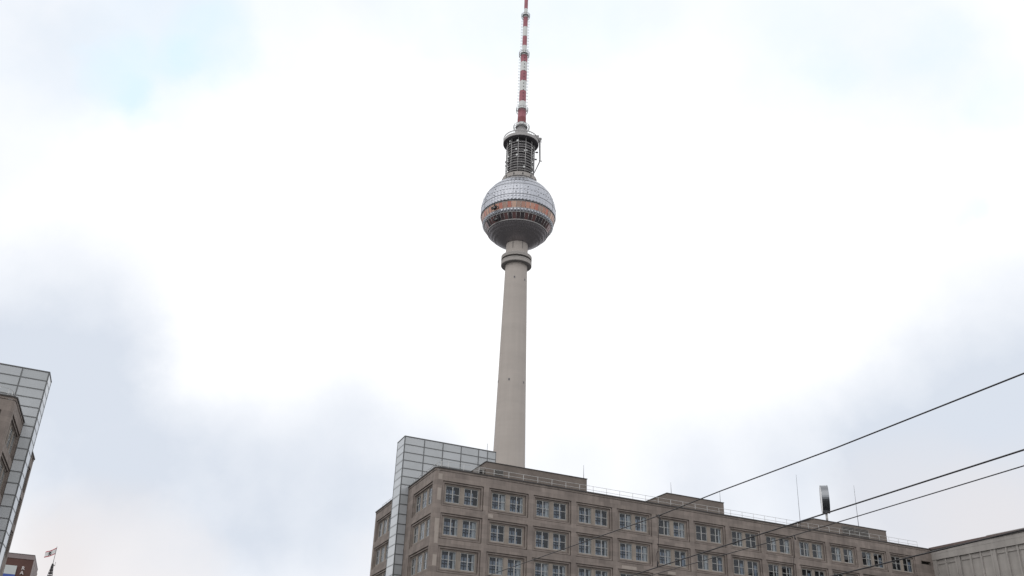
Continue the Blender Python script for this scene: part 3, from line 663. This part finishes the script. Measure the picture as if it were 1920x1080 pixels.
    tp = MB(); tp.lathe([(4.6, 249.75, M_CORE), (8.05, 249.7, M_CORE), (8.3, 249.85), (8.3, 251.3), (8.0, 251.4), (8.0, 251.2), (3.2, 251.5), (3.0, 252.4)], M_RIMC, 64, smooth=False)  # underside coloured darker than the rim so that its shade shows
    tp.lathe([(8.12, 252.25), (8.28, 252.25), (8.28, 252.75), (8.12, 252.75), (8.12, 252.25)], M_RIMC, 64, smooth=False)
    for k in range(40):
        a = 2*math.pi*k/40; tp.tube([(8.1*math.cos(a), 8.1*math.sin(a), 251.6), (8.1*math.cos(a), 8.1*math.sin(a), 252.7)], 0.05, M_GREY, 4)
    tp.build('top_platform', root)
    # folding crane on the right side of the platform
    k = MB(); k.box((4.4, -1.6, 252.0), (8.4, 1.2, 254.6), M_GREY); k.box((7.6, -1.0, 251.9), (9.2, 0.6, 253.4), M_GREY)
    k.tube([(8.8, -0.3, 253.2), (9.15, -0.3, 240.9)], 0.52, M_GREY, 6, r2=0.34); k.tube([(9.2, -0.3, 241.1), (6.7, -0.3, 234.4)], 0.36, M_GREY, 6, r2=0.18)
    k.tube([(8.6, -0.3, 241.2), (10.1, -0.3, 241.0)], 0.22, M_GREY, 6); k.tube([(9.3, -0.3, 253.3), (9.6, -0.3, 251.4)], 0.12, M_GREY, 5); k.box((8.5, -0.9, 253.2), (9.7, 0.3, 253.8), M_GREY)
    k.build('crane', root)
    # mast
    z = zy; m_ = MB()
    m_.lathe([(3.0, 251.6), (2.9, 257.0), (2.5, 257.6), (2.3, 259.0)], M_GREY, 32)
    def sec(y0, y1, r0, r1, mm): m_.lathe([(r1, z(y1)), (r0, z(y0))], mm, 24)
    sec(236, 240.5, 2.3, 2.6, M_WHT); sec(232, 236, 1.95, 2.3, M_WHT)
    sec(222.5, 232, 2.05, 2.0, M_DKRED); sec(207.5, 222.5, 1.95, 2.0, M_RED)
    sec(203, 207.5, 1.70, 2.0, M_WHT)
    for a, b, mm in ((192, 203, M_WHT), (172.5, 192, M_RED), (154, 172.5, M_WHT), (135.5, 154, M_RED), (118.3, 135.5, M_WHT), (105.5, 118.3, M_RED)): sec(a, b, 1.66, 1.66, mm)
    sec(97, 105.5, 1.2, 1.5, M_WHT)
    for a, b, mm in ((87, 97, M_WHT), (69.5, 87, M_RED), (52, 69.5, M_WHT), (33.5, 52, M_RED)): sec(a, b, 1.13, 1.14, mm)
    sec(29, 33.5, 0.97, 1.12, M_WHT)
    for a, b, mm in ((17.8, 29, M_WHT), (-6, 17.8, M_RED), (-30, -6, M_WHT), (-55, -30, M_RED), (-78, -55, M_WHT)): sec(a, b, 0.93, 0.93, mm)
    m_.lathe([(0.93, z(-78)), (0.0, z(-78)+0.1)], M_WHT, 24)
    # dark bolt openings down the near side, rung aerials at both sides
    for i in range(14):
        zz_ = z(190-i*6); m_.box((0.05, -1.72, zz_-0.28), (0.45, -1.56, zz_+0.28), M_SEAM)
    mast = m_.build('mast', root)
    for y0, y1, r0, n in ((104, 200, 1.66, 17), (38, 96, 1.13, 11)):
        a = MB()
        for i in range(n):
            zz_ = z(y0+(y1-y0)*(i+0.5)/n)
            for sx in (-1, 1):
                for yy in (-0.3, 0.3): a.tube([(sx*(r0-0.1), yy, zz_), (sx*(r0+0.75), yy, zz_)], 0.06, M_GREY, 4)
                a.tube([(sx*(r0+0.75), -0.4, zz_), (sx*(r0+0.75), 0.4, zz_)], 0.06, M_GREY, 4)
        a.build('rung_aerials', mast)
    for y, ri, ro, hh in ((239.5, 2.4, 3.8, 2.4), (207, 1.9, 2.85, 2.6), (102.5, 1.2, 2.5, 3.0), (30.5, 0.9, 2.1, 2.6)):
        zz_ = z(y); p = MB()
        p.lathe([(ri-0.3, zz_), (ro*0.74, zz_-0.05), (ro*0.74, zz_+0.25), (ri-0.3, zz_+0.3)], M_GREY, 32, smooth=False)
        for j in (0.12, 0.5, 0.85): p.torus(ro*(1 if j < 0.8 else 0.9), zz_-hh*(j-0.35), 0.09, M_GREY, 36, m_=5)
        for q in range(14):
            a = 2*math.pi*q/14; ca, sa = math.cos(a), math.sin(a)
            p.tube([(ro*.9*ca, ro*.9*sa, zz_-hh*0.52), (ro*ca, ro*sa, zz_-hh*0.2), (ro*ca, ro*sa, zz_+hh*0.35), (ro*1.04*ca, ro*1.04*sa, zz_+hh*0.5)], 0.07, M_GREY, 4)
            p.tube([(ro*.7*ca, ro*.7*sa, zz_), (ro*ca, ro*sa, zz_+hh*.1)], 0.07, M_GREY, 4)
        p.build('mast_platform', mast)
tower()

# ------------------------------------------------------------------ red building with sign far left
def red_building():
    zc = 41.05
    c = atz(66, 1041, zc); l = atz(18, 1036, zc)
    fu = (c-l).normalized(); ang = math.atan2(fu.y, fu.x)
    root = empty('shop_building', (c.x, c.y, 0), ang, 'dark red building with grey parapet and white lettering, beside the flagpole', 'building')
    M_REDW = mat('dark_red_cladding', (0.10, 0.052, 0.044), 0.8, var=0.12, vscale=0.3, brick=(3.0, 1.5, 0.06, 0.8))
    M_PAR = mat('grey_parapet', (0.24, 0.20, 0.20), 0.8, var=0.08, vscale=0.4); M_RIB = mat('ribbed_grey_side', (0.33, 0.29, 0.285), 0.7, var=0.12, vscale=1.0)
    far = ray(113, 1374); fa = math.atan2(far.y, far.x) - ang; fd = Vector((math.cos(fa), math.sin(fa), 0))
    def P(x, y, z): return (x+fd.x*y, fd.y*y, z)
    zp = 39.75
    w = MB(); w.box((-40, 0, 0), (0, 30, zp), M_REDW, P)
    w.build('wall', root)
    pa = MB(); pa.box((-40, -0.12, zp), (0.0, 30, zc-0.12), M_PAR, P); pa.box((-40, -0.18, zc-0.12), (0.04, 30, zc), M_COPING, P); pa.build('parapet', root)
    sd_ = MB()
    for k in range(24): sd_.box((0.003, 0.05+k*1.25, 0), (0.10 if k % 2 else 0.22, 0.05+(k+1)*1.25, zp-0.002), M_RIB, P)
    sd_.build('ribbed_side', root)
    def on(x, y):   # point of the photograph's ray on the front plane, in local (u, z)
        r = ray(x, y); n = Vector((-fu.y, fu.x, 0)); k = (c-EYE).dot(n)/r.dot(n); p = EYE+r*k; return (p-c).dot(fu), p.z
    a = on(32.4, 1061.2); b = on(11, 1059)
    bd = MB(); u1 = a[0]; u0 = u1-6.5; zt_ = a[1]; 
    zb = on(29.5, 1072)[1]-0.75
    M_WP = mat('white_sign_panel', (0.50, 0.53, 0.53), 0.5); M_BL = mat('blue_sign_stripe', (0.05, 0.09, 0.33), 0.5)
    bd.box((u0, -0.35, zb), (u1, -0.125, zt_), M_WP, P); bd.box((u0, -0.35, zb-2.2), (u1, -0.125, zb-0.003), M_BL, P); bd.build('sign_panel', root)
    M_LET = mat('white_letter', (0.62, 0.58, 0.58), 0.5)
    for ch, (x, y), hh in (('R', (42.6, 1068.5), None), ('A', (40, 1077), None)):
        u, z = on(x, y); top = on(43, 1061.8)[1]; bot = on(42, 1068.4)[1]; H = top-bot
        cu = bpy.data.curves.new('letter', 'FONT'); cu.body = ch; cu.size = H/0.72; cu.extrude = 0.10; cu.offset = 0.03*H; cu.align_x = 'CENTER'; cu.materials.append(M_LET)
        o = bpy.data.objects.new('letter', cu); COL.objects.link(o)
        dg = bpy.context.evaluated_depsgraph_get(); me = bpy.data.meshes.new_from_object(o.evaluated_get(dg)); bpy.data.objects.remove(o)
        o = child('letter', me, root, (u, -0.16, z)); o.rotation_euler = (math.pi/2, 0, 0)
red_building()

# ------------------------------------------------------------------ flag on its mast, far away
def flagpole():
    D = 650.0
    def at(x, y, d=D): r = ray(x, y); return EYE + r*(d/r.y)
    top = at(107, 1025); base = at(95.5, 1074)
    bx, by = (top.x+at(98, 1062).x)/2, D
    root = empty('flagpole', (bx, by, 0), 0, 'thin flagpole on a dark lattice base, right of the dark red building', 'flagpole')
    M_DK = mat('dark_iron', (0.035, 0.032, 0.035), 0.6); M_BRK = mat('red_brick', (0.20, 0.09, 0.07), 0.9, var=0.15, brick=(1.0, 0.4, 0.08, 0.8))
    p = MB(); p.tube([(0, 0, 88), (0, 0, top.z)], 0.22, M_DK, 6, r2=0.13); p.build('pole', root)
    l = MB()
    for sx, sy in ((-1, -1), (1, -1), (1, 1), (-1, 1)): l.tube([(sx*1.5, sy*1.5, 82), (sx*0.9, sy*0.9, 88.8), (sx*0.3, sy*0.3, 95)], 0.22, M_DK, 5)
    for z, h in ((84, 1.3), (86, 1.15), (88.0, 1.0), (90, 0.75), (92, 0.55)):
        for a, b in (((-h, -h), (h, -h)), ((h, -h), (h, h)), ((h, h), (-h, h)), ((-h, h), (-h, -h))): l.tube([(*a, z), (*b, z+1.4)], 0.2, M_DK, 5); l.tube([(*b, z), (*a, z+1.4)], 0.2, M_DK, 5)
    l.box((0.0, -0.3, 93.6), (1.7, 0.3, 93.9), M_DK); l.tube([(1.6, 0, 93.6), (1.6, 0, 96.2)], 0.12, M_DK, 5)
    l.build('lattice_base', root)
    t = MB(); t.box((-5, -5, 0), (5, 5, 79), M_BRK); t.box((-5.6, -5.6, 79), (5.6, 5.6, 80.5), M_BRK); t.box((-4.2, -4.2, 80.5), (4.2, 4.2, 82.2), M_BRK); t.build('tower_shaft', root)
    # flag: white with red stripes at top and bottom and a small black bear
    M_FW = mat('white_flag_cloth', (0.66, 0.67, 0.68), 0.9); M_FR = mat('red_flag_stripe', (0.42, 0.05, 0.07), 0.9); M_FB = mat('black_emblem', (0.03, 0.03, 0.03), 0.9)
    f = MB(); nx, nz = 28, 20; Hf = 4.3; Lf = 7.0
    ztop = top.z-0.7
    bear = ["....11......", "...1111.11..", "...111111...", "....1111....", ".1..11111...", ".111111111..", "...1111.....", "...111111...", "....1111.1..", "....11111...", "...111.111..", "..111...11.."]
    def pt(i, j, o=0.0):
        u = i/nx; v = j/nz
        x = -0.15 - u*Lf*0.92; y = 0.55*math.sin(u*7.0)*u - u*1.2 + o
        z = ztop - v*Hf*(1-0.06*u) - 4.3*u + 0.9*u*u + 0.22*math.sin(u*8+0.5)*u
        return (x, y, z)
    for i in range(nx):
        for j in range(nz):
            mm = M_FR if (j < 3 or j >= nz-3) else M_FW
            ci = i-8; cj = j-4
            if 0 <= ci < 12 and 0 <= cj < 12 and bear[cj][11-ci] == '1': mm = M_FB
            f.face([pt(i, j), pt(i+1, j), pt(i+1, j+1), pt(i, j+1)], mm, True)
    o = f.build('flag', None, (bx, by, 0), weld=True)
    sm_ = o.modifiers.new('thickness', 'SOLIDIFY'); sm_.thickness = 0.03
    tag(o, 'white flag with red stripes and a small black bear, flying from the far flagpole', 'flag')
flagpole()

# ------------------------------------------------------------------ tram overhead wires
def wires():
    M_W = mat('dark_wire', (0.022, 0.020, 0.022), 0.5)
    def contact(p0, p1, z):
        a, b = atz(*p0, z), atz(*p1, z); d = (b-a).normalized(); return a, d
    def onplane(x, y, a, d):
        n = Vector((-d.y, d.x, 0)); r = ray(x, y); k = (a-EYE).dot(n)/r.dot(n); return EYE+r*k
    def contactwire(a, d, label, r):
        q = MB(); q.tube([a-d*45, a, a+d*45], r, M_W, 6); o = q.build('overhead_wire'); tag(o, label, 'overhead wire', 'tram wires'); return o
    def messenger(a, d, pts, label, r):
        P = [onplane(x, y, a, d) for x, y in pts]; e0 = P[0]+(P[0]-P[1]).normalized()*25; e1 = P[-1]+(P[-1]-P[-2]).normalized()*25
        q = MB(); q.tube([e0]+P+[e1], r, M_W, 6); o = q.build('overhead_wire'); tag(o, label, 'overhead wire', 'tram wires'); return o
    aB, dB = contact((1280, 1048.4), (1920, 843.3), 5.5)
    aD, dD = contact((1589, 1073), (1920, 993), 5.5)
    contactwire(aB, dB, 'wire joined to the topmost wire by a thin dropper, second from the top', 0.013)
    A_ = messenger(aB, dB, [(930, 1074), (1235.6, 966.7), (1350, 921), (1566.7, 840), (1920, 700)], 'topmost dark wire, slanting up from the office block to the right edge', 0.0125)
    C_ = messenger(aD, dD, [(1280, 1062), (1486.7, 1004.4), (1600, 970.4), (1920, 873.3)], 'thinner dark wire, third from the top at the right edge', 0.012)
    contactwire(aD, dD, 'lowest dark wire, crossing the front of the pale grey annex', 0.017)
    def dropper(x, y0, y1, a, d, parent, loop):
        t = onplane(x+2, y0, a, d); n = Vector((-d.y, d.x, 0)); b = onplane(x-1, y1, a, d)
        q = MB(); q.tube([t, t.lerp(b, 0.25), b], 0.0065, M_W, 5); q.tube([t-d*0.03+Vector((0, 0, .03)), t+d*0.05-Vector((0, 0, .10))], 0.018, M_W, 6)
        q.tube([b+Vector((0, 0, .12)), b-Vector((0, 0, .015))], 0.018, M_W, 6)
        if loop:
            s = (t-b).normalized(); pr = -d
            pts = [b+s*(0.16*(1-math.cos(v))+0.05)*1.0 - pr*(0.10*math.sin(v)) for v in [k*math.pi/8 for k in range(0, 14)]]
            q.tube(pts, 0.006, M_W, 5)
        o = q.build('dropper', parent)
    dropper(1234, 967, 1062, aB, dB, A_, True)
    bt = onplane(1487.5, 1115, aD, dD); dropper(1487.5, 1005, 1112, aD, dD, C_, False)
wires()
